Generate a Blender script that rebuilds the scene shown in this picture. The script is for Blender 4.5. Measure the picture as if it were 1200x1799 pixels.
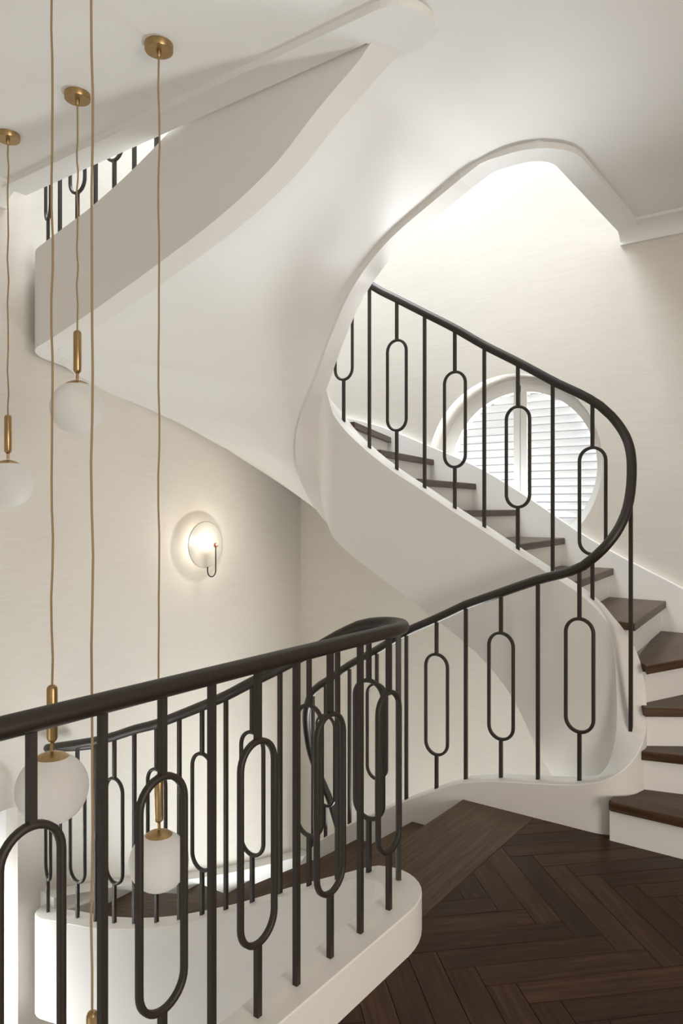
import bpy, bmesh, math, random
from mathutils import Vector, Matrix
random.seed(4)

# ------------------------------------------------------------------ clean
for o in list(bpy.data.objects):
    bpy.data.objects.remove(o, do_unlink=True)
scene = bpy.context.scene
COL = scene.collection
PI = math.pi

# Building axes: u runs along the stair flights (world -X), v across them (world +Y),
# z up; z = 0 is the landing the camera stands on.  One storey is S high.
S = 3.62
R_ = S / 20.0
def W(u, v, z=0.0):
    return Vector((-u, v, z))

# ------------------------------------------------------------------ camera
cam_d = bpy.data.cameras.new('camera')
cam = bpy.data.objects.new('camera', cam_d)
COL.objects.link(cam)
cam.location = (0, 0, 1.45)
cam.rotation_euler = (math.radians(90), 0, math.radians(36))
cam_d.sensor_fit = 'HORIZONTAL'
cam_d.sensor_width = 36
cam_d.lens = 36 * 1300 / 1200
cam_d.shift_y = -4.5 / 1200
cam_d.clip_start = 0.05
scene.camera = cam

# ------------------------------------------------------------------ world, lights, exposure
world = bpy.data.worlds.new('world')
scene.world = world
world.use_nodes = True
bg = world.node_tree.nodes['Background']
bg.inputs[0].default_value = (0.93, 0.96, 1.0, 1)
bg.inputs[1].default_value = 0.5

def area(name, loc, rot, sx, sy, power, color=(1, 1, 1)):
    d = bpy.data.lights.new(name, 'AREA')
    d.shape = 'RECTANGLE'; d.size = sx; d.size_y = sy
    d.energy = power; d.color = color
    o = bpy.data.objects.new(name, d); COL.objects.link(o)
    o.location = loc; o.rotation_euler = rot
    return o
# roof light over the stair shaft
area('skylight_daylight', W(2.9, 3.3, 6.6), (0, 0, 0), 1.9, 2.4, 330, (0.90, 0.965, 1.0))
# daylight rising from outside through the louvres of the round window
area('round_window_daylight', W(2.04, 6.7, 0.65), (math.radians(-90 - 33), 0, 0), 2.4, 1.5, 360, (0.95, 0.98, 1.0))
# added fill lamps for the landing, unseen: behind the camera and to its right
area('landing_back_fill', W(-0.9, -3.1, 1.6), (math.radians(90), 0, 0), 2.0, 1.6, 12, (1.0, 0.95, 0.88))
area('landing_side_fill', W(-3.1, 0.4, 1.3), (0, math.radians(90), 0), 1.8, 2.0, 134, (1.0, 0.90, 0.78))
# round window of the lower flight, one storey down in the same wall
area('lower_stair_daylight', W(2.04, 4.80, 1.744 - S), (math.radians(-90), 0, 0), 1.05, 1.05, 200, (0.96, 1.0, 1.0))
# lower round window in the left wall, and an added, unseen fill lamp in the hall below
area('lower_window_daylight', W(4.56, 1.845, -0.896), (0, math.radians(-90), 0), 1.3, 1.3, 270, (0.96, 0.98, 1.0))
area('hall_below_fill', W(2.4, -3.1, -2.3), (math.radians(90), 0, 0), 2.6, 2.2, 28, (0.97, 0.99, 1.0))

vs = scene.view_settings
vs.view_transform = 'Standard'
vs.look = 'None'
vs.exposure = 0.0
vs.gamma = 1.0
vs.use_curve_mapping = False

# ------------------------------------------------------------------ materials
def new_mat(name):
    m = bpy.data.materials.new(name); m.use_nodes = True
    nt = m.node_tree
    return m, nt, nt.nodes['Principled BSDF']
def N(nt, kind, **kw):
    n = nt.nodes.new(kind)
    for k, v in kw.items():
        setattr(n, k, v)
    return n
def ramp(nt, stops):
    r = N(nt, 'ShaderNodeValToRGB')
    el = r.color_ramp.elements
    while len(el) > 1: el.remove(el[-1])
    el[0].position, el[0].color = stops[0][0], (*stops[0][1], 1)
    for p, c in stops[1:]:
        e = el.new(p); e.color = (*c, 1)
    return r
def coords(nt, scale, rot=(0, 0, 0)):
    t = N(nt, 'ShaderNodeTexCoord'); mp = N(nt, 'ShaderNodeMapping')
    mp.inputs['Scale'].default_value = scale
    mp.inputs['Rotation'].default_value = rot
    nt.links.new(t.outputs['Object'], mp.inputs[0])
    return mp.outputs[0]
def noise(nt, vec, scale, detail=4, rough=0.6):
    n = N(nt, 'ShaderNodeTexNoise')
    n.inputs['Scale'].default_value = scale
    n.inputs['Detail'].default_value = detail
    n.inputs['Roughness'].default_value = rough
    nt.links.new(vec, n.inputs['Vector'])
    return n
def bump(nt, b, h, strength, dist):
    n = N(nt, 'ShaderNodeBump')
    n.inputs['Strength'].default_value = strength
    n.inputs['Distance'].default_value = dist
    nt.links.new(h, n.inputs['Height']); nt.links.new(n.outputs[0], b.inputs['Normal'])

def make_paint(name, c, rough=0.55, var=0.02):
    m, nt, b = new_mat(name)
    n = noise(nt, coords(nt, (1, 1, 1)), 3.0, 3)
    r = ramp(nt, [(0.3, tuple(x * (1 - var) for x in c)), (0.7, c)])
    nt.links.new(n.outputs[0], r.inputs[0]); nt.links.new(r.outputs[0], b.inputs['Base Color'])
    b.inputs['Roughness'].default_value = rough
    n2 = noise(nt, coords(nt, (1, 1, 1)), 140.0, 2)
    bump(nt, b, n2.outputs[0], 0.05, 0.001)
    return m
def make_wallpaper():
    m, nt, b = new_mat('linen_wallpaper')
    n = noise(nt, coords(nt, (2.6, 2.6, 95)), 2.0, 5, 0.65)
    n2 = noise(nt, coords(nt, (1, 1, 1)), 1.2, 2)
    r = ramp(nt, [(0.25, (0.675, 0.63, 0.57)), (0.52, (0.72, 0.68, 0.62)), (0.78, (0.75, 0.712, 0.655))])
    nt.links.new(n.outputs[0], r.inputs[0])
    mx = N(nt, 'ShaderNodeMixRGB', blend_type='MULTIPLY'); mx.inputs[0].default_value = 0.12
    nt.links.new(r.outputs[0], mx.inputs[1]); nt.links.new(n2.outputs[0], mx.inputs[2])
    nt.links.new(mx.outputs[0], b.inputs['Base Color'])
    b.inputs['Roughness'].default_value = 0.75
    bump(nt, b, n.outputs[0], 0.25, 0.002)
    return m
def make_wood(name, dark, mid, light, rough=0.38, var=0.35):
    m, nt, b = new_mat(name)
    inf = N(nt, 'ShaderNodeObjectInfo')
    t = N(nt, 'ShaderNodeTexCoord')
    sc = N(nt, 'ShaderNodeVectorMath', operation='SCALE'); sc.inputs['Scale'].default_value = 37.0
    cmb = N(nt, 'ShaderNodeCombineXYZ')
    for i in range(3): nt.links.new(inf.outputs['Random'], cmb.inputs[i])
    nt.links.new(cmb.outputs[0], sc.inputs[0])
    ad = N(nt, 'ShaderNodeVectorMath', operation='ADD')
    nt.links.new(t.outputs['Object'], ad.inputs[0]); nt.links.new(sc.outputs[0], ad.inputs[1])
    mp = N(nt, 'ShaderNodeMapping'); mp.inputs['Scale'].default_value = (1.6, 26, 26)
    nt.links.new(ad.outputs[0], mp.inputs[0])
    n = noise(nt, mp.outputs[0], 2.2, 6, 0.62)
    n.inputs['Distortion'].default_value = 0.6
    mp2 = N(nt, 'ShaderNodeMapping'); mp2.inputs['Scale'].default_value = (6, 160, 160)
    nt.links.new(ad.outputs[0], mp2.inputs[0])
    n2 = noise(nt, mp2.outputs[0], 1.0, 3, 0.5)
    r = ramp(nt, [(0.28, dark), (0.52, mid), (0.78, light)])
    nt.links.new(n.outputs[0], r.inputs[0])
    mx = N(nt, 'ShaderNodeMixRGB', blend_type='MULTIPLY'); mx.inputs[0].default_value = 0.35
    nt.links.new(r.outputs[0], mx.inputs[1]); nt.links.new(n2.outputs[0], mx.inputs[2])
    hs = N(nt, 'ShaderNodeHueSaturation')
    mr = N(nt, 'ShaderNodeMapRange')
    mr.inputs['To Min'].default_value = 1.1 - var; mr.inputs['To Max'].default_value = 1.1 + var
    nt.links.new(inf.outputs['Random'], mr.inputs[0]); nt.links.new(mr.outputs[0], hs.inputs['Value'])
    nt.links.new(mx.outputs[0], hs.inputs['Color']); nt.links.new(hs.outputs[0], b.inputs['Base Color'])
    b.inputs['Roughness'].default_value = rough
    b.inputs['Specular IOR Level'].default_value = 0.17
    bump(nt, b, n2.outputs[0], 0.18, 0.0012)
    return m
def make_metal(name, c, rough, metallic=1.0, coat=0.0):
    m, nt, b = new_mat(name)
    n = noise(nt, coords(nt, (1, 1, 1)), 60, 3)
    r = ramp(nt, [(0.3, tuple(x * 0.88 for x in c)), (0.7, c)])
    nt.links.new(n.outputs[0], r.inputs[0]); nt.links.new(r.outputs[0], b.inputs['Base Color'])
    b.inputs['Metallic'].default_value = metallic
    b.inputs['Roughness'].default_value = rough
    b.inputs['Coat Weight'].default_value = coat
    return m
def make_translucent(name, c, mixf, rough=0.5):
    m, nt, b = new_mat(name)
    b.inputs['Base Color'].default_value = (*c, 1); b.inputs['Roughness'].default_value = rough
    tr = N(nt, 'ShaderNodeBsdfTranslucent'); tr.inputs[0].default_value = (*c, 1)
    n = noise(nt, coords(nt, (1, 1, 1)), 8, 2)
    mx = N(nt, 'ShaderNodeMixShader')
    mr = N(nt, 'ShaderNodeMapRange'); mr.inputs['To Min'].default_value = mixf - 0.02; mr.inputs['To Max'].default_value = mixf + 0.02
    nt.links.new(n.outputs[0], mr.inputs[0]); nt.links.new(mr.outputs[0], mx.inputs[0])
    nt.links.new(b.outputs[0], mx.inputs[1]); nt.links.new(tr.outputs[0], mx.inputs[2])
    nt.links.new(mx.outputs[0], nt.nodes['Material Output'].inputs[0])
    return m
def make_emit(name, c, strength):
    m, nt, b = new_mat(name)
    b.inputs['Base Color'].default_value = (*c, 1)
    b.inputs['Emission Color'].default_value = (*c, 1)
    b.inputs['Emission Strength'].default_value = strength
    return m

M = {}
M['white'] = make_paint('white_plaster', (0.82, 0.812, 0.792))
M['stringer'] = make_paint('shade_toned_stringer', (0.765, 0.745, 0.715))  # white toned down so the stringers' shaded faces read darker
M['ceiling'] = make_paint('ceiling_plaster', (0.83, 0.825, 0.81), 0.7)
M['paper'] = make_wallpaper()
M['floorwood'] = make_wood('herringbone_oak', (0.021, 0.0085, 0.0033), (0.045, 0.0205, 0.0088), (0.082, 0.041, 0.019), 0.38, 0.34)
M['treadwood'] = make_wood('tread_oak', (0.042, 0.0215, 0.0105), (0.082, 0.047, 0.026), (0.135, 0.085, 0.052), 0.36, 0.10)
M['bounce'] = make_paint('pale_bounce_floor', (0.66, 0.63, 0.58), 0.5, 0.06)  # unseen lower floor, pale to throw light up onto soffits and ceiling
M['joint'] = make_paint('dark_joint', (0.012, 0.008, 0.006), 0.8)
M['iron'] = make_metal('bronzed_black_iron', (0.024, 0.018, 0.013), 0.55, 0.0)
M['rail'] = make_metal('dark_handrail', (0.021, 0.014, 0.0095), 0.45, 0.0)
M['brass'] = make_metal('brushed_brass', (0.44, 0.30, 0.145), 0.34)
M['cable'] = make_paint('tan_fabric_cable', (0.34, 0.24, 0.13), 0.8)
M['opal'] = make_translucent('opal_glass', (0.88, 0.87, 0.85), 0.3, 0.5)
M['slat'] = make_translucent('shutter_white', (0.78, 0.78, 0.77), 0.12)
M['shutter'] = make_paint('shutter_frame_white', (0.82, 0.82, 0.80), 0.45)
M['glass_disc'] = make_translucent('frosted_glass_disc', (0.62, 0.60, 0.56), 0.45, 0.3)
M['bulb'] = make_emit('lit_bulb', (1.0, 0.92, 0.80), 6.0)
M['led'] = make_emit('lit_ring_core', (1.0, 0.90, 0.76), 48.0)
M['copper'] = make_metal('copper_knob', (0.45, 0.22, 0.13), 0.35)
M['black'] = make_metal('black_rod', (0.015, 0.014, 0.013), 0.45, 0.4)

# ------------------------------------------------------------------ helpers
def link(name, me, mat, parent=None, smooth=None):
    me.materials.append(mat) if mat and not me.materials else None
    if smooth is not None:
        for p in me.polygons: p.use_smooth = True
        me.set_sharp_from_angle(angle=math.radians(smooth))
    o = bpy.data.objects.new(name, me); COL.objects.link(o)
    if parent: o.parent = parent
    return o
def from_bm(bm, name):
    bmesh.ops.recalc_face_normals(bm, faces=bm.faces)
    me = bpy.data.meshes.new(name); bm.to_mesh(me); bm.free()
    return me
def tag(o, label, cat, group=None):
    o['label'] = label; o['category'] = cat
    if group: o['group'] = group
    return o
def struct(o, label=None):
    o['kind'] = 'structure'
    if label: o['label'] = label
    return o
def empty(name, loc, rot=0):
    o = bpy.data.objects.new(name, None); COL.objects.link(o)
    o.location = loc; o.rotation_euler = (0, 0, rot); o.empty_display_size = 0.1
    return o
def keep_parent(o, p):
    o.parent = p
    o.matrix_parent_inverse = Matrix.LocRotScale(p.location, p.rotation_euler, None).inverted()
    return o

def prism_bm(poly, z0, z1, bm=None):
    """poly: list of (u, v); extruded from z0 to z1"""
    bm = bm or bmesh.new()
    a = [bm.verts.new(W(u, v, z0)) for u, v in poly]
    b = [bm.verts.new(W(u, v, z1)) for u, v in poly]
    bm.faces.new(a[::-1]); bm.faces.new(b)
    n = len(poly)
    for i in range(n):
        bm.faces.new((a[i], a[(i + 1) % n], b[(i + 1) % n], b[i]))
    return bm
def prism(name, poly, z0, z1, mat, parent=None, bevel=0):
    bm = prism_bm(poly, z0, z1)
    if bevel:
        bmesh.ops.recalc_face_normals(bm, faces=bm.faces)
        es = [e for e in bm.edges if e.is_manifold and e.calc_face_angle() > 0.5]
        bmesh.ops.bevel(bm, geom=es, offset=bevel, segments=2, profile=0.5, affect='EDGES')
    o = link(name, from_bm(bm, name), mat)
    if parent: keep_parent(o, parent)
    return o
def box(name, u0, u1, v0, v1, z0, z1, mat, parent=None, bevel=0):
    return prism(name, [(u0, v0), (u1, v0), (u1, v1), (u0, v1)], z0, z1, mat, parent, bevel)
def lathe_bm(profile, seg=24, bm=None, M4=None):
    """profile: list of (r, z)"""
    bm = bm or bmesh.new(); M4 = M4 or Matrix.Identity(4)
    rings = []
    for r, z in profile:
        if r < 1e-6: rings.append([bm.verts.new(M4 @ Vector((0, 0, z)))])
        else: rings.append([bm.verts.new(M4 @ Vector((r * math.cos(2 * PI * i / seg), r * math.sin(2 * PI * i / seg), z))) for i in range(seg)])
    for A, B in zip(rings, rings[1:]):
        for i in range(seg):
            j = (i + 1) % seg
            if len(A) == 1 and len(B) == 1: continue
            if len(A) == 1: bm.faces.new((A[0], B[i], B[j]))
            elif len(B) == 1: bm.faces.new((A[i], A[j], B[0]))
            else: bm.faces.new((A[i], A[j], B[j], B[i]))
    for Rg in (rings[0], rings[-1]):
        if len(Rg) > 1: bm.faces.new(Rg)
    return bm
def tube_bm(pts, rad, seg=12, closed=False, bm=None, square=False, prof=None):
    """sweep a round (or given) section along world points"""
    bm = bm or bmesh.new()
    n = len(pts); rings = []
    if prof is None:
        prof = [(math.cos(2 * PI * i / seg) * rad, math.sin(2 * PI * i / seg) * rad) for i in range(seg)]
    last = None
    for i, p in enumerate(pts):
        if closed: T = (pts[(i + 1) % n] - pts[i - 1]).normalized()
        else: T = (pts[min(i + 1, n - 1)] - pts[max(i - 1, 0)]).normalized()
        side = T.cross(Vector((0, 0, 1)))
        if side.length < 0.05: side = last if last else Vector((1, 0, 0))
        side.normalize()
        if last and side.dot(last) < 0: side = -side
        last = side
        up = side.cross(T).normalized()
        rings.append([bm.verts.new(p + side * a + up * b) for a, b in prof])
    m = len(prof)
    for i in range(n if closed else n - 1):
        A, B = rings[i], rings[(i + 1) % n]
        for k in range(m):
            bm.faces.new((A[k], A[(k + 1) % m], B[(k + 1) % m], B[k]))
    if not closed:
        bm.faces.new(rings[0][::-1]); bm.faces.new(rings[-1])
    return bm
def interp(tab, x):
    """monotone-ish cubic (Fritsch-Carlson) interpolation through (x, y) pairs"""
    n = len(tab)
    if x <= tab[0][0]: return tab[0][1]
    if x >= tab[-1][0]: return tab[-1][1]
    d = [(tab[i + 1][1] - tab[i][1]) / (tab[i + 1][0] - tab[i][0]) for i in range(n - 1)]
    m = [d[0]] + [0 if d[i - 1] * d[i] <= 0 else
                  (3 * ((tab[i + 1][0] - tab[i - 1][0])) /
                   ((2 * (tab[i + 1][0] - tab[i][0]) + (tab[i][0] - tab[i - 1][0])) / d[i - 1] +
                    ((tab[i + 1][0] - tab[i][0]) + 2 * (tab[i][0] - tab[i - 1][0])) / d[i])) for i in range(1, n - 1)] + [d[-1]]
    for i in range(n - 1):
        if x <= tab[i + 1][0]:
            h = tab[i + 1][0] - tab[i][0]; t = (x - tab[i][0]) / h
            return ((2 * t**3 - 3 * t**2 + 1) * tab[i][1] + (t**3 - 2 * t**2 + t) * h * m[i] +
                    (-2 * t**3 + 3 * t**2) * tab[i + 1][1] + (t**3 - t**2) * h * m[i + 1])
class Path:
    """plan path of straight runs and arcs: segments ('L', p0, p1) or ('A', centre, r, a0, a1)"""
    def __init__(self, segs):
        self.segs = []; s = 0
        for g in segs:
            if g[0] == 'L': ln = math.dist(g[1], g[2])
            else: ln = abs(g[4] - g[3]) * g[2]
            self.segs.append((s, s + ln, g)); s += ln
        self.length = s
    def at(self, s):
        for s0, s1, g in self.segs:
            if s <= s1 + 1e-9: break
        t = (s - s0) / (s1 - s0)
        if g[0] == 'L':
            p = (g[1][0] + (g[2][0] - g[1][0]) * t, g[1][1] + (g[2][1] - g[1][1]) * t)
            L = s1 - s0; T = ((g[2][0] - g[1][0]) / L, (g[2][1] - g[1][1]) / L)
        else:
            a = g[3] + (g[4] - g[3]) * t; sg = 1 if g[4] > g[3] else -1
            p = (g[1][0] + g[2] * math.cos(a), g[1][1] + g[2] * math.sin(a))
            T = (-math.sin(a) * sg, math.cos(a) * sg)
        return p, T
    def samples(self, s0, s1):
        out = {s0, s1}
        for a, b, g in self.segs:
            n = max(2, int((b - a) / 0.05)) if g[0] == 'L' else max(12, int(abs(g[4] - g[3]) / math.radians(7)))
            for i in range(n + 1):
                s = a + (b - a) * i / n
                if s0 < s < s1: out.add(s)
        return sorted(out)
def sweep_wall(name, path, s0, s1, top, bot, w, z0, mat, parent=None):
    """upright strip of width w along a plan path, between heights bot(s) and top(s)"""
    bm = bmesh.new(); rings = []
    for s in path.samples(s0, s1):
        (u, v), (tu, tv) = path.at(s)
        nu, nv = -tv, tu
        zt, zb = top(s) + z0, bot(s) + z0
        h = w / 2; e = 0.004
        rings.append([bm.verts.new(W(u + nu * a, v + nv * a, z)) for a, z in
                      ((-h, zb), (h, zb), (h, zt - e), (h - e, zt), (-h + e, zt), (-h, zt - e))])
    for A, B in zip(rings, rings[1:]):
        for k in range(6):
            bm.faces.new((A[k], A[(k + 1) % 6], B[(k + 1) % 6], B[k]))
    bm.faces.new(rings[0]); bm.faces.new(rings[-1][::-1])
    o = link(name, from_bm(bm, name), mat, None, 35)
    if parent: keep_parent(o, parent)
    return o

# ------------------------------------------------------------------ plan
UL, VB = 3.86, 4.74          # left wall, back (window) wall
VF, VA = 3.415, 3.665        # inner stringer: front run, back run
VO, UN = 2.33, 1.30          # outer stringer beside the void, guard curb of the landing
CW = 0.13                    # curb width
ZC = 3.19                    # ceiling
INNER = Path([('L', (1.70, VF), (1.05, VF)),
              ('A', (1.05, 3.54), 0.125, -PI / 2, -3 * PI / 2),
              ('L', (1.05, VA), (2.68, VA)),
              ('A', (2.68, 3.54), 0.125, PI / 2, -PI / 2),
              ('L', (2.68, VF), (1.70, VF))])
SA = 0.65 + 0.125 * PI       # start of back run
SB = SA + 1.63 + 0.125 * PI  # start of front run going up
def s_back(u): return SA + u - 1.05
def s_front(u): return SB + 2.68 - u
IN_TOP = [(0, .08), (.19, .128), (.38, .16), (.579, .197), (.66, .225), (.846, .435), (.95, .74), (1.05, .925), (s_back(1.139), 1.011),
          (s_back(1.339), 1.133), (s_back(1.525), 1.242), (s_back(1.715), 1.355), (s_back(1.891), 1.456), (s_back(2.081), 1.572),
          (s_back(2.266), 1.681), (s_back(2.457), 1.816), (s_back(2.646), 1.989), (2.78, 2.22), (2.869, 2.50), (2.96, 2.82),
          (s_front(2.688) if False else SB, 3.08), (s_front(2.595), 3.17), (s_front(2.425), 3.292), (s_front(2.051), 3.516), (s_front(1.868), 3.615), (s_front(1.70), 3.70)]
IN_RAIL = [(0, .965), (.191, 1.04), (.38, 1.113), (.579, 1.180), (.68, 1.265), (.79, 1.42), (.846, 1.545), (.90, 1.69), (1.0, 1.85), (1.09, 1.952),
           (s_back(1.339), 2.101), (s_back(1.525), 2.218), (s_back(1.715), 2.331), (s_back(1.891), 2.447), (s_back(2.081), 2.561),
           (s_back(2.266), 2.672), (s_back(2.433), 2.775), (2.56, 2.91), (2.6727, 3.10), (2.74, 3.29), (2.81, 3.45), (2.869, 3.592),
           (2.93, 3.765), (3.0, 3.91), (3.0654, 4.01), (s_front(2.562), 4.093), (s_front(2.429), 4.186), (s_front(2.229), 4.302),
           (s_front(2.051), 4.414), (s_front(1.868), 4.501), (s_front(1.70), 4.585)]
IN_BOT = [(0, -.515), (.13, -.46), (.65, -.46), (1.05, -.46), (s_back(1.20), -.25), (s_back(1.275), .05), (s_back(1.377), .205), (s_back(1.529), .483), (s_back(1.72), .68),
          (s_back(1.994), .853), (s_back(2.215), .986), (s_back(2.45), 1.122), (s_back(2.658), 1.261), (2.76, 1.38), (2.869, 1.60), (2.97, 1.86),
          (SB, 2.08), (s_front(2.632), 2.171), (s_front(2.528), 2.393), (s_front(2.368), 2.664), (s_front(2.141), 2.876), (s_front(1.859), 3.028), (s_front(1.70), 3.105)]
# outer stringer, measured for the lower storey (z relative to the landing it arrives at)
OUTER = Path([('L', (3.765, 2.70), (3.765, 2.45)),
              ('A', (3.645, 2.45), 0.12, 0, -PI / 2),
              ('L', (3.645, VO), (1.56, VO)),
              ('A', (1.56, 2.07), 0.26, PI / 2, PI),
              ('L', (1.30, 2.07), (1.30, -1.2))])
OA = 0.25 + 0.06 * PI
OB = OA + 2.085 + 0.13 * PI
def s_out(u): return OA + 3.645 - u
OUT_TOP = [(0, -.83), (.17, -.81), (s_out(3.63), -.745), (s_out(3.408), -.695), (s_out(3.252), -.662), (s_out(3.099), -.62), (s_out(2.944), -.572),
           (s_out(2.78), -.513), (s_out(2.621), -.447), (s_out(2.47), -.378), (s_out(2.32), -.307), (s_out(2.164), -.226), (s_out(2.008), -.141),
           (s_out(1.854), -.063), (s_out(1.712), .007), (s_out(1.56), .078), (OB - 0.17, .127), (OB, .14), (OB + 4, .14)]
OUT_BOT = [(0, -1.37), (.17, -1.34), (s_out(3.62), -1.282), (s_out(3.392), -1.228), (s_out(3.017), -1.13), (s_out(2.683), -1.034), (s_out(2.313), -.918),
           (s_out(1.988), -.778), (s_out(1.755), -.617), (s_out(1.593), -.519), (s_out(1.56) + .08, -.46), (OB + 4, -.46)]
OUT_RAIL = [(0, .05), (.17, .08), (s_out(3.63), .158), (s_out(3.408), .218), (s_out(3.252), .262), (s_out(3.099), .314), (s_out(2.944), .374),
            (s_out(2.78), .430), (s_out(2.621), .497), (s_out(2.47), .563), (s_out(2.32), .632), (s_out(2.164), .714), (s_out(2.008), .793),
            (s_out(1.805), .903), (s_out(1.666), .978), (s_out(1.579), 1.013), (OB - 0.26, 1.036), (OB + 0.05, 1.05), (OB + 4, 1.045)]
f_in_top = lambda s: interp(IN_TOP, s)
f_in_rail = lambda s: interp(IN_RAIL, s)
f_in_bot = lambda s: interp(IN_BOT, s)
f_out_top = lambda s: interp(OUT_TOP, s)
f_out_bot = lambda s: interp(OUT_BOT, s)
f_out_rail = lambda s: interp(OUT_RAIL, s)

# nosing line of each step: inner end, outer end (in plan)
NOSE = {1: ((0.955, 3.285), (-1.0, 3.285)), 2: ((.866, 3.49), (-1.0, 3.99)), 3: ((.862, 3.55), (-0.88, VB)), 4: ((.872, 3.61), (.414, VB)),
        5: ((.95, 3.705), (1.03, VB)), 6: ((1.24, 3.73), (1.335, VB)), 7: ((1.55, 3.73), (1.64, VB)), 8: ((1.86, 3.73), (1.95, VB)),
        9: ((2.155, 3.73), (2.265, VB)), 10: ((2.42, 3.73), (2.60, VB)), 11: ((2.61, 3.73), (2.97, VB)), 12: ((2.802, 3.685), (3.55, VB)),
        13: ((2.858, 3.605), (UL, 4.06)), 14: ((2.870, 3.527), (UL, 3.49)), 15: ((2.842, 3.437), (UL, 2.87)), 16: ((2.785, 3.382), (3.24, 2.395)),
        17: ((2.60, 3.35), (2.80, 2.395)), 18: ((2.325, 3.35), (2.42, 2.395)), 19: ((1.978, 3.35), (2.06, 2.395)), 20: ((1.673, 3.35), (1.69, 2.395))}
OUTLINE = {1: [(-1.0, 3.99)], 2: [(-1.0, VB)], 12: [(UL, VB)], 15: [(UL, 2.395)]}   # extra outer corners of step k
INLINE = {1: [(0.955, 3.35), (0.90, 3.40), (0.872, 3.45)], 4: [(.89, 3.655)], 5: [(1.05, 3.73)], 11: [(2.68, 3.73), (2.75, 3.717)], 12: [(2.84, 3.642)], 13: [(2.868, 3.565)], 14: [(2.862, 3.487)], 15: [(2.825, 3.417)], 16: [(2.74, 3.36)]}

def offs(k, d):
    """nosing line k moved back (uphill) by d"""
    (a, b), (c, e) = NOSE[k]
    L = math.hypot(c - a, e - b); tu, tv = (c - a) / L, (e - b) / L
    # uphill normal: sense of travel is counter-clockwise around the well seen in (u, v)
    nu, nv = tv, -tu
    if k in (1, 2, 3): nu, nv = (nu, nv) if nv > 0 else (-nu, -nv)
    elif k <= 12: nu, nv = (nu, nv) if nu > 0 else (-nu, -nv)
    elif k <= 16: nu, nv = (nu, nv) if nv < 0 else (-nu, -nv)
    else: nu, nv = (nu, nv) if nu < 0 else (-nu, -nv)
    return (a + nu * d, b + nv * d), (c + nu * d, e + nv * d)
def local_prism(name, poly, z0, z1, mat, parent, ang, bevel=0.004):
    """like prism, but with the object's own X axis along world angle ang (for the wood grain)"""
    pts = [W(u, v, 0) for u, v in poly]
    c = sum(pts, Vector()) / len(pts); c.z = z0
    rot = Matrix.Rotation(-ang, 3, 'Z')
    bm = bmesh.new()
    a = [bm.verts.new(rot @ (p - Vector((c.x, c.y, 0)))) for p in pts]
    b = [bm.verts.new(x.co + Vector((0, 0, z1 - z0))) for x in a]
    bm.faces.new(a[::-1]); bm.faces.new(b); n = len(a)
    for i in range(n): bm.faces.new((a[i], a[(i + 1) % n], b[(i + 1) % n], b[i]))
    bmesh.ops.recalc_face_normals(bm, faces=bm.faces)
    if bevel:
        es = [e for e in bm.edges if all(v in b or True for v in e.verts) and abs(e.verts[0].co.z - (z1 - z0)) < 1e-6 and abs(e.verts[1].co.z - (z1 - z0)) < 1e-6]
        bmesh.ops.bevel(bm, geom=es, offset=bevel, segments=1, affect='EDGES')
    o = link(name, from_bm(bm, name), mat)
    o.location = c; o.rotation_euler = (0, 0, ang)
    if parent: keep_parent(o, parent)
    return o

SKIRT_WIN = [(0.2, .60), (.6, .80), (.933, .981), (1.29, 1.159), (1.543, 1.301), (1.895, 1.533), (2.212, 1.721), (2.655, 1.916), (3.146, 2.106), (3.86, 2.27)]
SKIRT_LEFT = [(2.40, 2.90), (2.575, 2.855), (3.025, 2.73), (3.454, 2.583), (3.951, 2.447), (4.465, 2.331), (4.74, 2.27)]

# soffit: (inner s, outer point, outer z)
SOFF = [(s_back(1.40), (1.35, VB), .30), (s_back(1.72), (1.80, VB), .62), (s_back(2.1), (2.35, VB), .93), (s_back(2.45), (3.0, VB), 1.22), (2.66, (3.45, VB), 1.39),
        (2.74, (UL, VB), 1.55), (2.80, (UL, 4.33), 1.716), (2.85, (UL, 3.894), 1.888), (2.90, (UL, 3.26), 2.08), (2.96, (UL, 2.856), 2.172), (3.01, (UL, 2.62), 2.255),
        (3.045, (3.78, 2.42), 2.305), (SB + .02, (3.60, 2.36), 2.34), (s_front(2.56), (3.15, 2.36), 2.485), (s_front(2.40), (2.74, 2.36), 2.60), (s_front(2.20), (2.36, 2.36), 2.72), (s_front(2.0), (2.05, 2.36), 2.85),
        (s_front(1.85), (1.85, 2.36), 2.97), (s_front(1.70), (1.66, 2.36), 3.09)]

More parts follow.
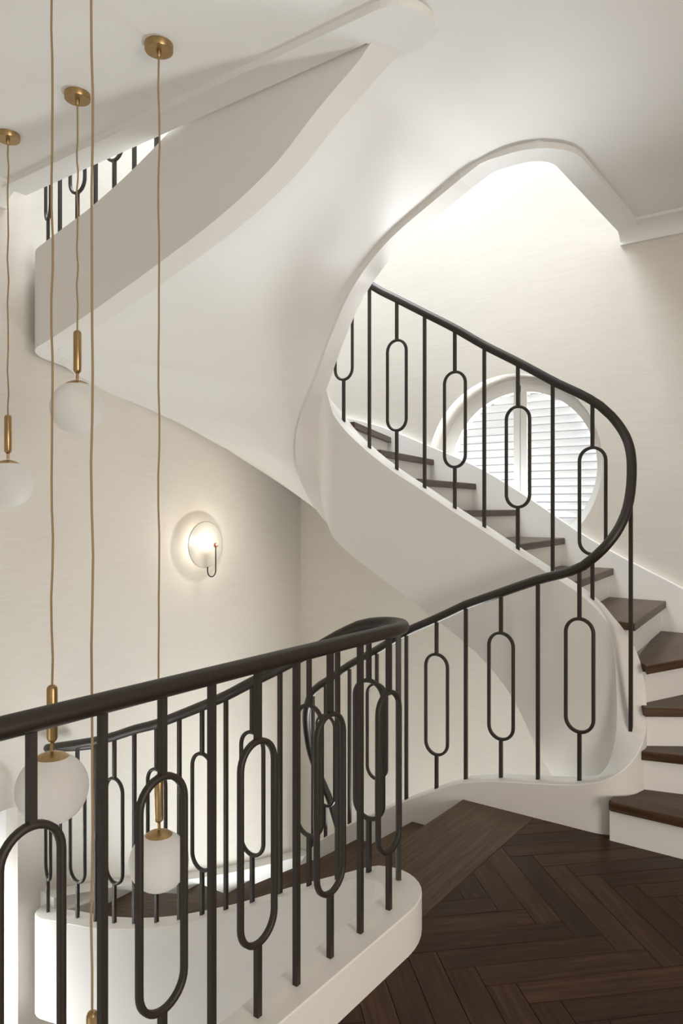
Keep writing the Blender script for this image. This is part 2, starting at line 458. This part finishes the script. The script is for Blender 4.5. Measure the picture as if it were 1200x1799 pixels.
def staircase(z0, name, label, k0, k1, s0, s1, out0, out1, soff0):
    root = empty(name, W(2.0, 3.2, z0))
    tag(root, label, 'staircase')
    for k in range(k0, k1 + 1):
        # tread
        if k < 20:
            a0, a1 = NOSE[k]; b0, b1 = offs(k + 1, 0.05)
            if k in (2, 12, 15): b1 = NOSE[k + 1][1]
            if k in (4, 11, 12, 13, 14, 15): b0 = NOSE[k + 1][0]
            poly = [a0, a1] + OUTLINE.get(k, []) + [b1, b0] + INLINE.get(k, [])[::-1]
            if k == 1: poly = [(0.955, 3.30), (0.94, 3.285), a1] + OUTLINE[1] + [b1, b0] + INLINE[1][::-1]
            d = W(*a1) - W(*a0)
            local_prism('tread', poly, z0 + k * R_ - 0.04, z0 + k * R_, M['treadwood'], root, math.atan2(d.y, d.x))
        # riser
        c0, c1 = offs(k, 0.028); e0, e1 = offs(k, 0.046)
        g = {3: .004, 4: .022, 5: .03}.get(k, 0)
        if k in (3, 4, 5):
            c0, e0 = [(p[0] + (q[0] - p[0]) * g, p[1] + (q[1] - p[1]) * g) for p, q in ((c0, c1), (e0, e1))]
        zb = z0 + (k - 1) * R_ if k > 1 else z0
        prism('riser', [c0, c1, e1, e0], zb, z0 + k * R_ - 0.0395, M['white'], root)
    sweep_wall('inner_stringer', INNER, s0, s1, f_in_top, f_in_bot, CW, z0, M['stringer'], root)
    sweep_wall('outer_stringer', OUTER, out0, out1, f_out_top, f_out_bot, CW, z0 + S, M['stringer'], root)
    # soffit
    bm = bmesh.new(); rows = []
    keys = [i for i in range(len(SOFF)) if SOFF[i][0] >= soff0]
    tabs = [[(i, SOFF[i][0]) for i in keys], [(i, SOFF[i][2]) for i in keys]]
    NJ = 18; sub = 5
    for q in range((len(keys) - 1) * sub + 1):
        x = keys[0] + q / sub
        i = min(int(x), len(SOFF) - 2); t = x - i
        s = interp(tabs[0], x)
        (pu, pv), (tu, tv) = INNER.at(s)
        off = CW / 2 - 0.01
        nu, nv = -tv, tu                       # away from the well
        A = (pu + nu * off, pv + nv * off, f_in_bot(s) + 0.03)
        o0, o1 = SOFF[i][1], SOFF[i + 1][1]
        B = (o0[0] + (o1[0] - o0[0]) * t, o0[1] + (o1[1] - o0[1]) * t, interp(tabs[1], x) + (0.03 if B_is_run(o0, o1) else 0.0))
        row = []
        for j in range(NJ + 1):
            g = j / NJ
            row.append(bm.verts.new(W(A[0] + (B[0] - A[0]) * g, A[1] + (B[1] - A[1]) * g, z0 + A[2] + (B[2] - A[2]) * g)))
        rows.append(row)
    # run out level into the ceiling
    for uu, za, zb in ((1.62, 3.165, 3.143), (1.54, 3.182, 3.166), (1.46, 3.189, 3.181), (1.38, ZC, 3.188), (1.28, ZC, ZC)):
        rows.append([bm.verts.new(W(uu, 3.36 + (2.38 - 3.36) * j / NJ, z0 + za + (zb - za) * j / NJ)) for j in range(NJ + 1)])
    for A, B in zip(rows, rows[1:]):
        for j in range(NJ): bm.faces.new((A[j], A[j + 1], B[j + 1], B[j]))
    # thickness upwards
    g = bmesh.ops.extrude_face_region(bm, geom=bm.faces[:])
    for v in g['geom']:
        if isinstance(v, bmesh.types.BMVert): v.co.z += 0.05
    so = link('soffit', from_bm(bm, 'soffit'), M['white'], None, 60)
    keep_parent(so, root)
    # skirting along the walls
    bm = bmesh.new(); rings = []
    n = 40
    u_from = 0.2 if k0 < 5 else 2.6
    for i in range(n + 1):
        u = u_from + (3.86 - u_from) * i / n; zt = interp(SKIRT_WIN, u) + z0
        rings.append([bm.verts.new(W(u, v, z)) for v, z in ((VB - .04, zt - .45), (VB - .04, zt), (VB, zt), (VB, zt - .45))])
    for A, B in zip(rings, rings[1:]):
        for k in range(4): bm.faces.new((A[k], A[(k + 1) % 4], B[(k + 1) % 4], B[k]))
    bm.faces.new(rings[0]); bm.faces.new(rings[-1])
    keep_parent(link('wall_skirting', from_bm(bm, 'wall_skirting'), M['white'], None, 35), root)
    bm = bmesh.new(); rings = []
    for i in range(n + 1):
        v = 2.40 + (VB - 2.40) * i / n; zt = interp(SKIRT_LEFT, v) + z0
        rings.append([bm.verts.new(W(u, v, z)) for u, z in ((UL - .13, zt - .45), (UL - .13, zt), (UL, zt), (UL, zt - .45))])
    for A, B in zip(rings, rings[1:]):
        for k in range(4): bm.faces.new((A[k], A[(k + 1) % 4], B[(k + 1) % 4], B[k]))
    bm.faces.new(rings[0]); bm.faces.new(rings[-1])
    keep_parent(link('wall_skirting', from_bm(bm, 'wall_skirting'), M['white'], None, 35), root)
    return root
def B_is_run(o0, o1):
    return o0[1] < 2.4 and o1[1] < 2.4

# ------------------------------------------------------------------ setting
def wall_with_hole(name, horiz, fixed, a0, a1, z0, z1, hole, depth, mat, sign, rect=None):
    """horiz 'u': wall at v=fixed spanning u; 'v': wall at u=fixed spanning v. hole=(centre, zc, r). sign: outward direction"""
    bm = bmesh.new()
    P = (lambda h, z, d: W(h, fixed + d * sign, z)) if horiz == 'u' else (lambda h, z, d: W(fixed + d * sign, h, z))
    loops = [[(a0, z0), (a1, z0), (a1, z1), (a0, z1)]]
    if hole:
        hs = hole if isinstance(hole, list) else [hole]
        for hc in hs:
            if len(hc) == 3: loops.append([(hc[0] + hc[2] * math.cos(2 * PI * i / 96), hc[1] + hc[2] * math.sin(2 * PI * i / 96)) for i in range(96)])
            else: loops.append([(hc[0], hc[2]), (hc[1], hc[2]), (hc[1], hc[3]), (hc[0], hc[3])])
    sides = []
    for d in (0, depth):
        es = []; vl = []
        for L in loops:
            vs_ = [bm.verts.new(P(h, z, d)) for h, z in L]; vl.append(vs_)
            es += [bm.edges.new((vs_[i], vs_[(i + 1) % len(vs_)])) for i in range(len(vs_))]
        bmesh.ops.triangle_fill(bm, edges=es, use_beauty=True)
        sides.append(vl)
    for A, B in zip(*sides):
        for i in range(len(A)):
            bm.faces.new((A[i], A[(i + 1) % len(A)], B[(i + 1) % len(B)], B[i]))
    return link(name, from_bm(bm, name), mat)

WC = (2.037, 1.744, 0.627)        # round window: centre u, centre z, radius
struct(wall_with_hole('wall_back', 'u', VB, -3.0, 4.3, -S - .3, 6.9, [WC, (WC[0], WC[1] - S, WC[2])], 0.32, M['paper'], 1), 'cream linen-papered wall with the round shuttered window')
LOWC = (1.845, -0.896, 0.62)
struct(wall_with_hole('wall_left', 'v', UL, -3.0, VB, -S - .3, 6.9, [(1.15, 2.262, -3.4, -0.19)], 0.12, M['paper'], 1), 'cream linen-papered wall carrying the glowing wall lamp')
alc = wall_with_hole('wall_alcove', 'v', UL + .36, 0.9, 2.9, -S, 0.1, LOWC, 0.20, M['white'], 1)
struct(alc, 'white recessed wall with the lower round window')
a2 = prism('trim_1', [(UL + .12, 2.262), (UL + .36, 2.262), (UL + .36, 2.34), (UL + .12, 2.34)], -3.4, -0.19, M['white']); struct(a2, 'white reveal of the lower window niche')
a3 = box('trim_2', UL + .12, UL + .40, 0.9, 2.34, -0.19, -0.10, M['white']); struct(a3, 'white head of the lower window niche')
struct(wall_with_hole('wall_right', 'v', -3.0, -3.0, 4.9, -S, S + 3.2, [(-0.7, 1.5, 0.3, 2.3)], 0.2, M['paper'], -1), 'cream papered side wall')  # opening cut for the added side fill lamp
struct(wall_with_hole('wall_front', 'u', -3.0, -3.2, 4.0, -S, S + 3.2, [(-2.0, 0.2, 0.7, 2.5), (1.0, 3.8, -3.45, -1.15)], 0.2, M['paper'], -1), 'cream papered wall behind the landing')  # openings cut for the added landing and hall fill lamps

# ceiling slab
cpoly = [(-3, -3), (UL, -3), (UL, 2.20), (1.42, 2.20), (1.42, 2.34), (1.28, 2.385), (1.28, 3.40), (1.34, 3.43), (1.27, 3.50), (1.235, 3.60), (1.235, VB), (-3, VB)]
struct(prism('ceiling', cpoly, ZC, S - .03, M['white']), 'smooth white plaster ceiling')
# floor slab of the landing
fpoly = [(-3, -3), (1.235, -3), (1.235, 2.30), (1.64, 2.30), (1.64, 3.40), (1.0, 3.40), (1.0, VB), (-3, VB)]
floor = struct(prism('floor', fpoly, -0.43, -0.018, M['joint']), 'dark oak herringbone landing floor')
struct(box('floor', -3, UL, -3, VB, -S - .2, -S, M['bounce']), 'unseen floor of the storey below, made pale to send light up')

# rims under the ceiling edge
arc = [(1.40 + .1375 * math.cos(a), 2.2575 + .1375 * math.sin(a)) for a in [(-PI / 2) - i * PI / 20 for i in range(21)]]
rim_poly = [(UL - .1, 2.12)] + arc + [(1.52, 2.395), (1.52, 2.25), (UL - .1, 2.25)]
struct(prism('trim_3', rim_poly, ZC - .03, ZC + .02, M['white']), 'flat white band edging the ceiling beside the upper flight')
RIM = Path([('L', (1.70, VF), (1.435, VF)), ('A', (1.435, 3.615), 0.20, -PI / 2, -PI), ('L', (1.235, 3.615), (1.235, VB))])
struct(sweep_wall('trim_4', RIM, 0, RIM.length, lambda s: S + .14, lambda s: interp([(0, 3.105), (.15, 3.16), (9, 3.16)], s), CW, 0, M['white']), 'white rounded rim of the stair opening in the ceiling')
# cornices: quarter-cove section swept along the wall tops
def cornice(name, p0, p1, inward, label):
    bm = bmesh.new(); rings = []
    prof = [(0, -.105), (.022, -.105), (.022, -.09)]
    prof += [(.022 + .11 * (1 - math.cos(a)), -.09 + .07 * math.sin(a)) for a in [i * PI / 16 for i in range(9)]]
    prof += [(.145, -.02), (.145, 0), (0, 0)]
    for p in (p0, p1):
        rings.append([bm.verts.new(W(p[0] + inward[0] * d, p[1] + inward[1] * d, ZC + z)) for d, z in prof])
    m = len(prof)
    for k in range(m): bm.faces.new((rings[0][k], rings[0][(k + 1) % m], rings[1][(k + 1) % m], rings[1][k]))
    bm.faces.new(rings[0]); bm.faces.new(rings[1])
    struct(link(name, from_bm(bm, name), M['white'], None, 35), label)
cornice('trim_5', (1.298, VB), (-3, VB), (0, -1), 'white cove cornice above the round window wall')
cornice('trim_6', (UL, 2.19), (UL, -3), (-1, 0), 'white cove cornice at the top of the left wall')

# ------------------------------------------------------------------ herringbone planks
def clip(poly, inside, cut):
    out = []
    for i in range(len(poly)):
        a, b = poly[i], poly[(i + 1) % len(poly)]
        if inside(a): out.append(a)
        if inside(a) != inside(b): out.append(cut(a, b))
    return out
def clip_axis(poly, ax, lim, less):
    ins = (lambda p: p[ax] <= lim) if less else (lambda p: p[ax] >= lim)
    def cut(a, b):
        t = (lim - a[ax]) / (b[ax] - a[ax]); return (a[0] + (b[0] - a[0]) * t, a[1] + (b[1] - a[1]) * t)
    return clip(poly, ins, cut)
PW, PN = 0.098, 6
PLn = PW * PN
def herringbone():
    c45 = math.sqrt(.5); n = 0
    ou, ov = 1.312, 3.33
    for i in range(-40, 40):
        for j in range(-8, 9):
            for kind in (0, 1):
                # herringbone lattice in plank coordinates (x, y)
                if kind == 0:
                    x0, y0 = i * PW + j * 2 * PLn * 0, i * PW
                    x0 = i * PW + j * 2 * PLn; y0 = i * PW
                    x1, y1 = x0 + PLn, y0 + PW
                else:
                    x0 = i * PW + PLn + j * 2 * PLn; y0 = i * PW - PLn + PW
                    x1, y1 = x0 + PW, y0 + PLn
                g = 0.0009
                rect = [(x0 + g, y0 + g), (x1 - g, y0 + g), (x1 - g, y1 - g), (x0 + g, y1 - g)]
                uv = [(ou - 0.55 + c45 * (-x - y), ov - 0.35 + c45 * (x - y)) for x, y in rect]
                uv = clip_axis(uv, 0, ou, True)
                if uv: uv = clip_axis(uv, 1, 3.37, True)
                if uv: uv = clip_axis(uv, 0, -0.9, False)
                if uv: uv = clip_axis(uv, 1, 0.9, False)
                if len(uv) < 3: continue
                A = abs(sum(uv[a][0] * uv[(a + 1) % len(uv)][1] - uv[(a + 1) % len(uv)][0] * uv[a][1] for a in range(len(uv)))) / 2
                if A < 0.0015: continue
                ang = math.atan2(c45, c45) if kind == 0 else math.atan2(-c45, c45)
                dz = random.uniform(-.0004, .0004)
                local_prism('plank', uv, -0.018, 0.0 + dz, M['floorwood'], floor, ang, 0.0009)
                n += 1
    return n
print('planks', herringbone())
nb = local_prism('nosing_board', [(1.314, 2.20), (1.40, 2.29), (1.52, 2.335), (1.70, 2.34), (1.685, 3.37), (1.314, 3.37)], -0.036, 0.0, M['treadwood'], floor, PI / 2, 0.003)

# ------------------------------------------------------------------ staircases
staircase(0.0, 'staircase', 'white curved staircase with dark treads rising past the round window', 1, 20, 0.0, INNER.length, 0.0, s_out(1.56) + .1, 0)
staircase(-S, 'staircase', 'white curved staircase winding down from the landing to the left', 11, 20, s_back(2.2), INNER.length, 0.0, s_out(1.56) + .1, s_back(2.4))
# guard curb of the landing around the pendant void
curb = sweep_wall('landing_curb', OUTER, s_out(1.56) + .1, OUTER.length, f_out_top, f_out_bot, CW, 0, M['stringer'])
tag(curb, 'low white curb with rounded end edging the landing above the void', 'curb')

# ------------------------------------------------------------------ railings
def oval_mesh():
    hw, hh, r = 0.064, 0.262, 0.064
    pts = []
    for i in range(17):
        a = PI * i / 16; pts.append(Vector((r * math.cos(a), 0, hh - r + r * math.sin(a))))
    for i in range(17):
        a = PI + PI * i / 16; pts.append(Vector((r * math.cos(a), 0, -hh + r + r * math.sin(a))))
    bm = bmesh.new(); rings = []
    n = len(pts); b = 0.0075; d = 0.0085
    for i, p in enumerate(pts):
        T = (pts[(i + 1) % n] - pts[i - 1]).normalized()
        Nn = Vector((T.z, 0, -T.x))
        rings.append([bm.verts.new(p + Nn * x + Vector((0, y, 0))) for x, y in
                      ((-b, -d + .003), (-b + .003, -d), (b - .003, -d), (b, -d + .003), (b, d - .003), (b - .003, d), (-b + .003, d), (-b, d - .003))])
    for i in range(n):
        A, B = rings[i], rings[(i + 1) % n]
        for k in range(8): bm.faces.new((A[k], A[(k + 1) % 8], B[(k + 1) % 8], B[k]))
    me = from_bm(bm, 'oval_ring'); me.materials.append(M['iron'])
    for p in me.polygons: p.use_smooth = True
    me.set_sharp_from_angle(angle=math.radians(50))
    return me
OVAL = oval_mesh()
def rod_bm(bm, z0, z1, h=0.008):
    vsx = [[bm.verts.new((x, y, z)) for x, y in ((-h, -h), (h, -h), (h, h), (-h, h))] for z in (z0, z1)]
    bm.faces.new(vsx[0][::-1]); bm.faces.new(vsx[1])
    for k in range(4): bm.faces.new((vsx[0][k], vsx[0][(k + 1) % 4], vsx[1][(k + 1) % 4], vsx[1][k]))
def baluster(root, path, s, zf, zr, oval):
    (u, v), (tu, tv) = path.at(s)
    loc = W(u, v, zf - 0.006); ang = math.atan2(tv, -tu)
    h = zr - zf
    zc = h * 0.5
    bm = bmesh.new(); rod_bm(bm, 0, zc - 0.258 if oval else h)
    o = link('baluster', from_bm(bm, 'baluster'), M['iron'])
    o.location = loc; o.rotation_euler = (0, 0, ang)
    keep_parent(o, root)
    if oval:
        r = bpy.data.objects.new('oval_ring', OVAL); COL.objects.link(r)
        r.parent = o; r.location = (0, 0, zc)
        bm = bmesh.new(); rod_bm(bm, zc + 0.258, h)
        link('upper_rod', from_bm(bm, 'upper_rod'), M['iron'], o)
    return o
def handrail(root, path, pieces, rad=0.0225):
    """pieces: list of (path s0, s1, z0) joined into one rail"""
    pts = []
    for p, s0, s1, fz, z0 in pieces:
        for s in p.samples(s0, s1):
            (u, v), _ = p.at(s)
            q = W(u, v, fz(s) + z0)
            if not pts or (q - pts[-1]).length > 0.004: pts.append(q)
    bm = tube_bm(pts, rad, 16)
    o = link('handrail', from_bm(bm, 'handrail'), M['rail'], None, 50)
    keep_parent(o, root)

# inner railing: up from the lower flight, along the landing edge, round the loop and up the back flight
rl = empty('stair_railing', W(1.7, VF, 0.08))
tag(rl, 'dark iron railing with oval loops sweeping round the well and up past the round window', 'railing')
handrail(rl, INNER, [(INNER, s_back(2.2), INNER.length, f_in_rail, -S), (INNER, 0.0, s_front(2.3), f_in_rail, 0)])
low = [(2.688, 0), (2.595, 1), (2.425, 0), (2.24, 1), (2.051, 0), (1.868, 1), (1.70, 0)]
for u, ov in low:
    s = s_front(u) if u <= 2.68 else SB - 0.008
    baluster(rl, INNER, s, f_in_top(s) - S, f_in_rail(s) - S, ov)
for s, ov in ((1.70 - 1.509, 1), (1.70 - 1.32, 0), (1.70 - 1.121, 1), (.846, 0)):
    baluster(rl, INNER, s, f_in_top(s), f_in_rail(s), ov)
for i, u in enumerate((1.139, 1.339, 1.525, 1.715, 1.891, 2.081, 2.266, 2.457, 2.646)):
    s = s_back(u); baluster(rl, INNER, s, f_in_top(s), f_in_rail(s), i % 2 == 0)
s = 2.86; baluster(rl, INNER, s, f_in_top(s), f_in_rail(s), False)
# guard railing of the landing that turns and follows the lower flight
rg = empty('stair_railing', W(1.3, 1.0, 0.14))
tag(rg, 'dark iron railing in the foreground that turns back down the lower flight', 'railing')
handrail(rg, OUTER, [(OUTER, 0.02, OUTER.length, f_out_rail, 0)])
for i, u in enumerate((3.408, 3.252, 3.099, 2.944, 2.78, 2.621, 2.47, 2.32, 2.164, 2.008, 1.854, 1.712, 1.565)):
    s = s_out(u); baluster(rg, OUTER, s, f_out_top(s), f_out_rail(s), i % 2 == 0)
for s, ov in ((OA - .045, 1), (s_out(3.565), 0), (OB - .235, 0)):
    baluster(rg, OUTER, s, f_out_top(s), f_out_rail(s), ov)
for i, v in enumerate((2.053, 1.888, 1.733, 1.578, 1.421, 1.258, 1.106, 0.948, 0.789, 0.63, 0.47)):
    s = OB + 2.07 - v; baluster(rg, OUTER, s, f_out_top(s), f_out_rail(s), i % 2 == 0)
# railing of the upper flight seen through the gap under the ceiling
ru = empty('stair_railing', W(3.4, VO, S - .7))
tag(ru, 'dark iron railing glimpsed through the bright gap under the ceiling, top left', 'railing')
handrail(ru, OUTER, [(OUTER, 0.02, s_out(2.0), f_out_rail, S)])
for i, u in enumerate((3.408, 3.252, 3.099, 2.944, 2.78, 2.621, 2.47, 2.32, 2.164)):
    s = s_out(u); baluster(ru, OUTER, s, f_out_top(s) + S, f_out_rail(s) + S, i % 2 == 0)
for s, ov in ((OA - .045, 1), (s_out(3.565), 0)):
    baluster(ru, OUTER, s, f_out_top(s) + S, f_out_rail(s) + S, ov)

# ------------------------------------------------------------------ round windows with plantation shutters
def round_window(name, label, centre, R0, axis, plane, sign, mat_slat, tilt=1):
    """shutter built in local coordinates: x along the wall, y outward, z up"""
    root = struct(empty(name, (0, 0, 0)), label)
    if axis == 'u':
        T = lambda h, d, z: W(centre[0] + h, plane + d * sign, centre[1] + z)
    else:
        T = lambda h, d, z: W(plane + d * sign, centre[0] + h, centre[1] + z)
    def ring(nm, r0, r1, d0, d1, mat):
        bm = bmesh.new(); n = 96; rr = []
        for i in range(n):
            a = 2 * PI * i / n; c, s_ = math.cos(a), math.sin(a)
            rr.append([bm.verts.new(T(r * c, d, r * s_)) for r, d in ((r0, d0), (r1, d0), (r1, d1), (r0, d1))])
        for i in range(n):
            A, B = rr[i], rr[(i + 1) % n]
            for k in range(4): bm.faces.new((A[k], A[(k + 1) % 4], B[(k + 1) % 4], B[k]))
        o = link(nm, from_bm(bm, nm), mat, None, 35); o.parent = root
    ring('window_frame', R0 - .022, R0 + .03, 0.205, 0.265, M['shutter'])
    ri = R0 - .075
    for sd in (-1, 1):
        leaf = empty('shutter_leaf', (0, 0, 0)); leaf.parent = root
        # curved outer rail + straight meeting stile, as one frame mesh per leaf
        bm = bmesh.new(); n = 40; rr = []
        for i in range(n + 1):
            a = -PI / 2 + PI * i / n; c, s_ = sd * math.cos(a), math.sin(a)
            rr.append([bm.verts.new(T(r * c + sd * .003, d, r * s_)) for r, d in ((ri, .199), (R0 - .024, .199), (R0 - .024, .262), (ri, .262))])
        for A, B in zip(rr, rr[1:]):
            for k in range(4): bm.faces.new((A[k], A[(k + 1) % 4], B[(k + 1) % 4], B[k]))
        bm.faces.new(rr[0]); bm.faces.new(rr[-1])
        x0, x1 = sd * .003, sd * .048
        zz = math.sqrt((R0 - .03) ** 2 - .003 ** 2)
        q = [bm.verts.new(T(x, d, z)) for x, d, z in ((x0, .197, -zz), (x1, .197, -zz), (x1, .197, zz), (x0, .197, zz), (x0, .264, -zz), (x1, .264, -zz), (x1, .264, zz), (x0, .264, zz))]
        for f in ((0, 1, 2, 3), (4, 5, 6, 7), (0, 1, 5, 4), (1, 2, 6, 5), (2, 3, 7, 6), (3, 0, 4, 7)): bm.faces.new([q[k] for k in f])
        o = link('shutter_frame', from_bm(bm, 'shutter_frame'), M['shutter'], None, 35); o.parent = leaf
        pitch = 0.054
        nz = int(ri / pitch)
        for k in range(-nz, nz + 1):
            z = k * pitch
            hw = math.sqrt(max(0, ri * ri - abs(z) ** 2))
            if hw < .12: continue
            xa, xb = sd * .046, sd * (hw + .012)
            bm = bmesh.new()
            prof = [(-.014, .026), (-.018, .029), (.014, -.026), (.018, -.029)]
            prof = [(.012, .029), (.017, .029), (-.012, -.031), (-.017, -.031)]
            q = [[bm.verts.new(T(x, .232 - y * tilt, z + zz_)) for y, zz_ in ((.027, .019), (.025, .022), (-.027, -.019), (-.025, -.022))] for x in (xa, xb)]
            for f in range(4): bm.faces.new((q[0][f], q[0][(f + 1) % 4], q[1][(f + 1) % 4], q[1][f]))
            bm.faces.new(q[0]); bm.faces.new(q[1])
            o = link('slat', from_bm(bm, 'slat'), mat_slat); o.parent = leaf
    # glass pane outside the shutters
    return root
round_window('window_1', 'round window with white louvred shutters beside the upper flight', WC, 0.605, 'u', VB, 1, M['slat'])
round_window('window_2', 'round louvred window in the niche of the storey below', LOWC, 0.60, 'v', UL + .30, 1, M['slat'], -1)

# ------------------------------------------------------------------ wall lamp
def wall_lamp():
    v0, z0 = 3.60, 1.205
    root = empty('wall_lamp', W(UL, v0, z0), 0)
    tag(root, 'lit wall lamp with a frosted glass disc and black hook', 'wall lamp')
    # local frame: lamp axis points along -u = +X in world
    Rm = Matrix.Rotation(PI / 2, 4, 'Y')
    def add(name, bm, mat, sm=40):
        o = link(name, from_bm(bm, name), mat, None, sm); o.parent = root; return o
    add('wall_mount', lathe_bm([(0, 0), (.035, 0), (.035, .012), (.031, .014), (0, .014)], 24, None, Rm), M['brass'])
    add('light_source', lathe_bm([(0, .0142), (.030, .0142), (.030, .064), (.026, .068), (0, .068)], 24, None, Rm), M['led'])
    add('glass_disc', lathe_bm([(0, .068), (.158, .074), (.163, .078), (.158, .082), (0, .078)], 64, None, Rm), M['glass_disc'])
    add('bulb', lathe_bm([(0, .082), (.010, .084), (.013, .10), (.012, .125), (.008, .15), (0, .155)], 24, None, Rm), M['bulb'])
    add('knob', lathe_bm([(.0, .160)] + [(.017 * math.sin(a), .178 - .017 * math.cos(a)) for a in [PI * i / 10 for i in range(1, 10)]] + [(0, .195)], 20, None, Rm), M['copper'])
    pts = [Vector((.178, 0, -.012 - .16 * i / 6)) for i in range(7)]
    pts += [Vector((.178, .038 * (1 - math.cos(a)) * -1, -.172 - .042 * math.sin(a))) for a in [PI * i / 12 for i in range(1, 13)]]
    pts += [Vector((.178, -.076, -.160)), Vector((.178, -.076, -.145))]
    add('hook', tube_bm(pts, .0042, 8), M['black'])
    for nm, x, e in (('wall_lamp_light', 0.225, 2.6),):
        d = bpy.data.lights.new(nm, 'POINT'); d.energy = e; d.color = (1.0, .92, .79); d.shadow_soft_size = 0.012
        l = bpy.data.objects.new(nm, d); COL.objects.link(l)
        l.parent = root; l.location = (x, 0, 0.022)
    return root
wall_lamp()

# ------------------------------------------------------------------ pendants
def pendant(u, v, zg, label, detail=True):
    """zg: height of the globe's centre"""
    root = empty('pendant_light', W(u, v, ZC))
    tag(root, label, 'pendant light', 'brass and opal globe pendants over the void')
    L = ZC - zg; rg_ = 0.110
    def add(name, bm, mat, sm=40, par=None):
        o = link(name, from_bm(bm, name), mat, None, sm); o.parent = par or root; return o
    add('canopy', lathe_bm([(0, 0), (.0525, 0), (.0525, -.024), (.050, -.027), (0, -.027)], 40), M['brass'])
    add('cord_grip', lathe_bm([(0, -.026), (.009, -.026), (.009, -.045), (.005, -.05), (0, -.05)], 16), M['brass'])
    zt = -(L - rg_ - .215)
    pts = [Vector((.0022 * math.sin(i * 1.9 + u * 7) * (0 < i < 24), .0022 * math.cos(i * 1.3 + v * 5) * (0 < i < 24), -.045 + (zt - .01 + .045) * i / 24)) for i in range(25)]
    bm = bmesh.new(); rings = []
    for p in pts: rings.append([bm.verts.new(p + Vector((.0036 * math.cos(2 * PI * k / 10), .0036 * math.sin(2 * PI * k / 10), 0))) for k in range(10)])
    for A, B in zip(rings, rings[1:]):
        for k in range(10): bm.faces.new((A[k], A[(k + 1) % 10], B[(k + 1) % 10], B[k]))
    bm.faces.new(rings[0]); bm.faces.new(rings[-1])
    add('cable', bm, M['cable'])
    h = zt
    add('handle', lathe_bm([(0, h), (.008, h - .001), (.0135, h - .005), (.0165, h - .012), (.0165, h - .168), (.0135, h - .175), (.008, h - .18), (.0062, h - .182), (.0062, h - .206), (0, h - .206)], 24), M['brass'])
    g = add('globe', lathe_bm([(0, -L - rg_)] + [(rg_ * math.sin(a), -L - rg_ * math.cos(a)) for a in [PI * i / 32 for i in range(1, 31)]], 48), M['opal'], 60)
    zc = -L + rg_
    add('globe_cap', lathe_bm([(0, zc + .006), (.008, zc + .005), (.02, zc + .0035), (.042, zc - .005), (.0505, zc - .0125), (.0505, zc - .0155), (0, zc - .014)], 36), M['brass'])
    return root
pendant(2.18, 1.838, 0.135, 'globe pendant hanging furthest right, its canopy nearest the stair soffit')
pendant(2.715, 1.856, 1.875, 'globe pendant hung high beside the stair fascia, second canopy from the left')
pendant(3.27, 1.868, 1.565, 'globe pendant cut by the left edge of the photo')
pendant(2.10, 1.345, 0.575, 'large-looking globe pendant hanging lowest but one, behind the foreground railing at left')
pendant(1.81, 1.285, -0.30, 'pendant whose brass handle only just shows at the bottom edge')
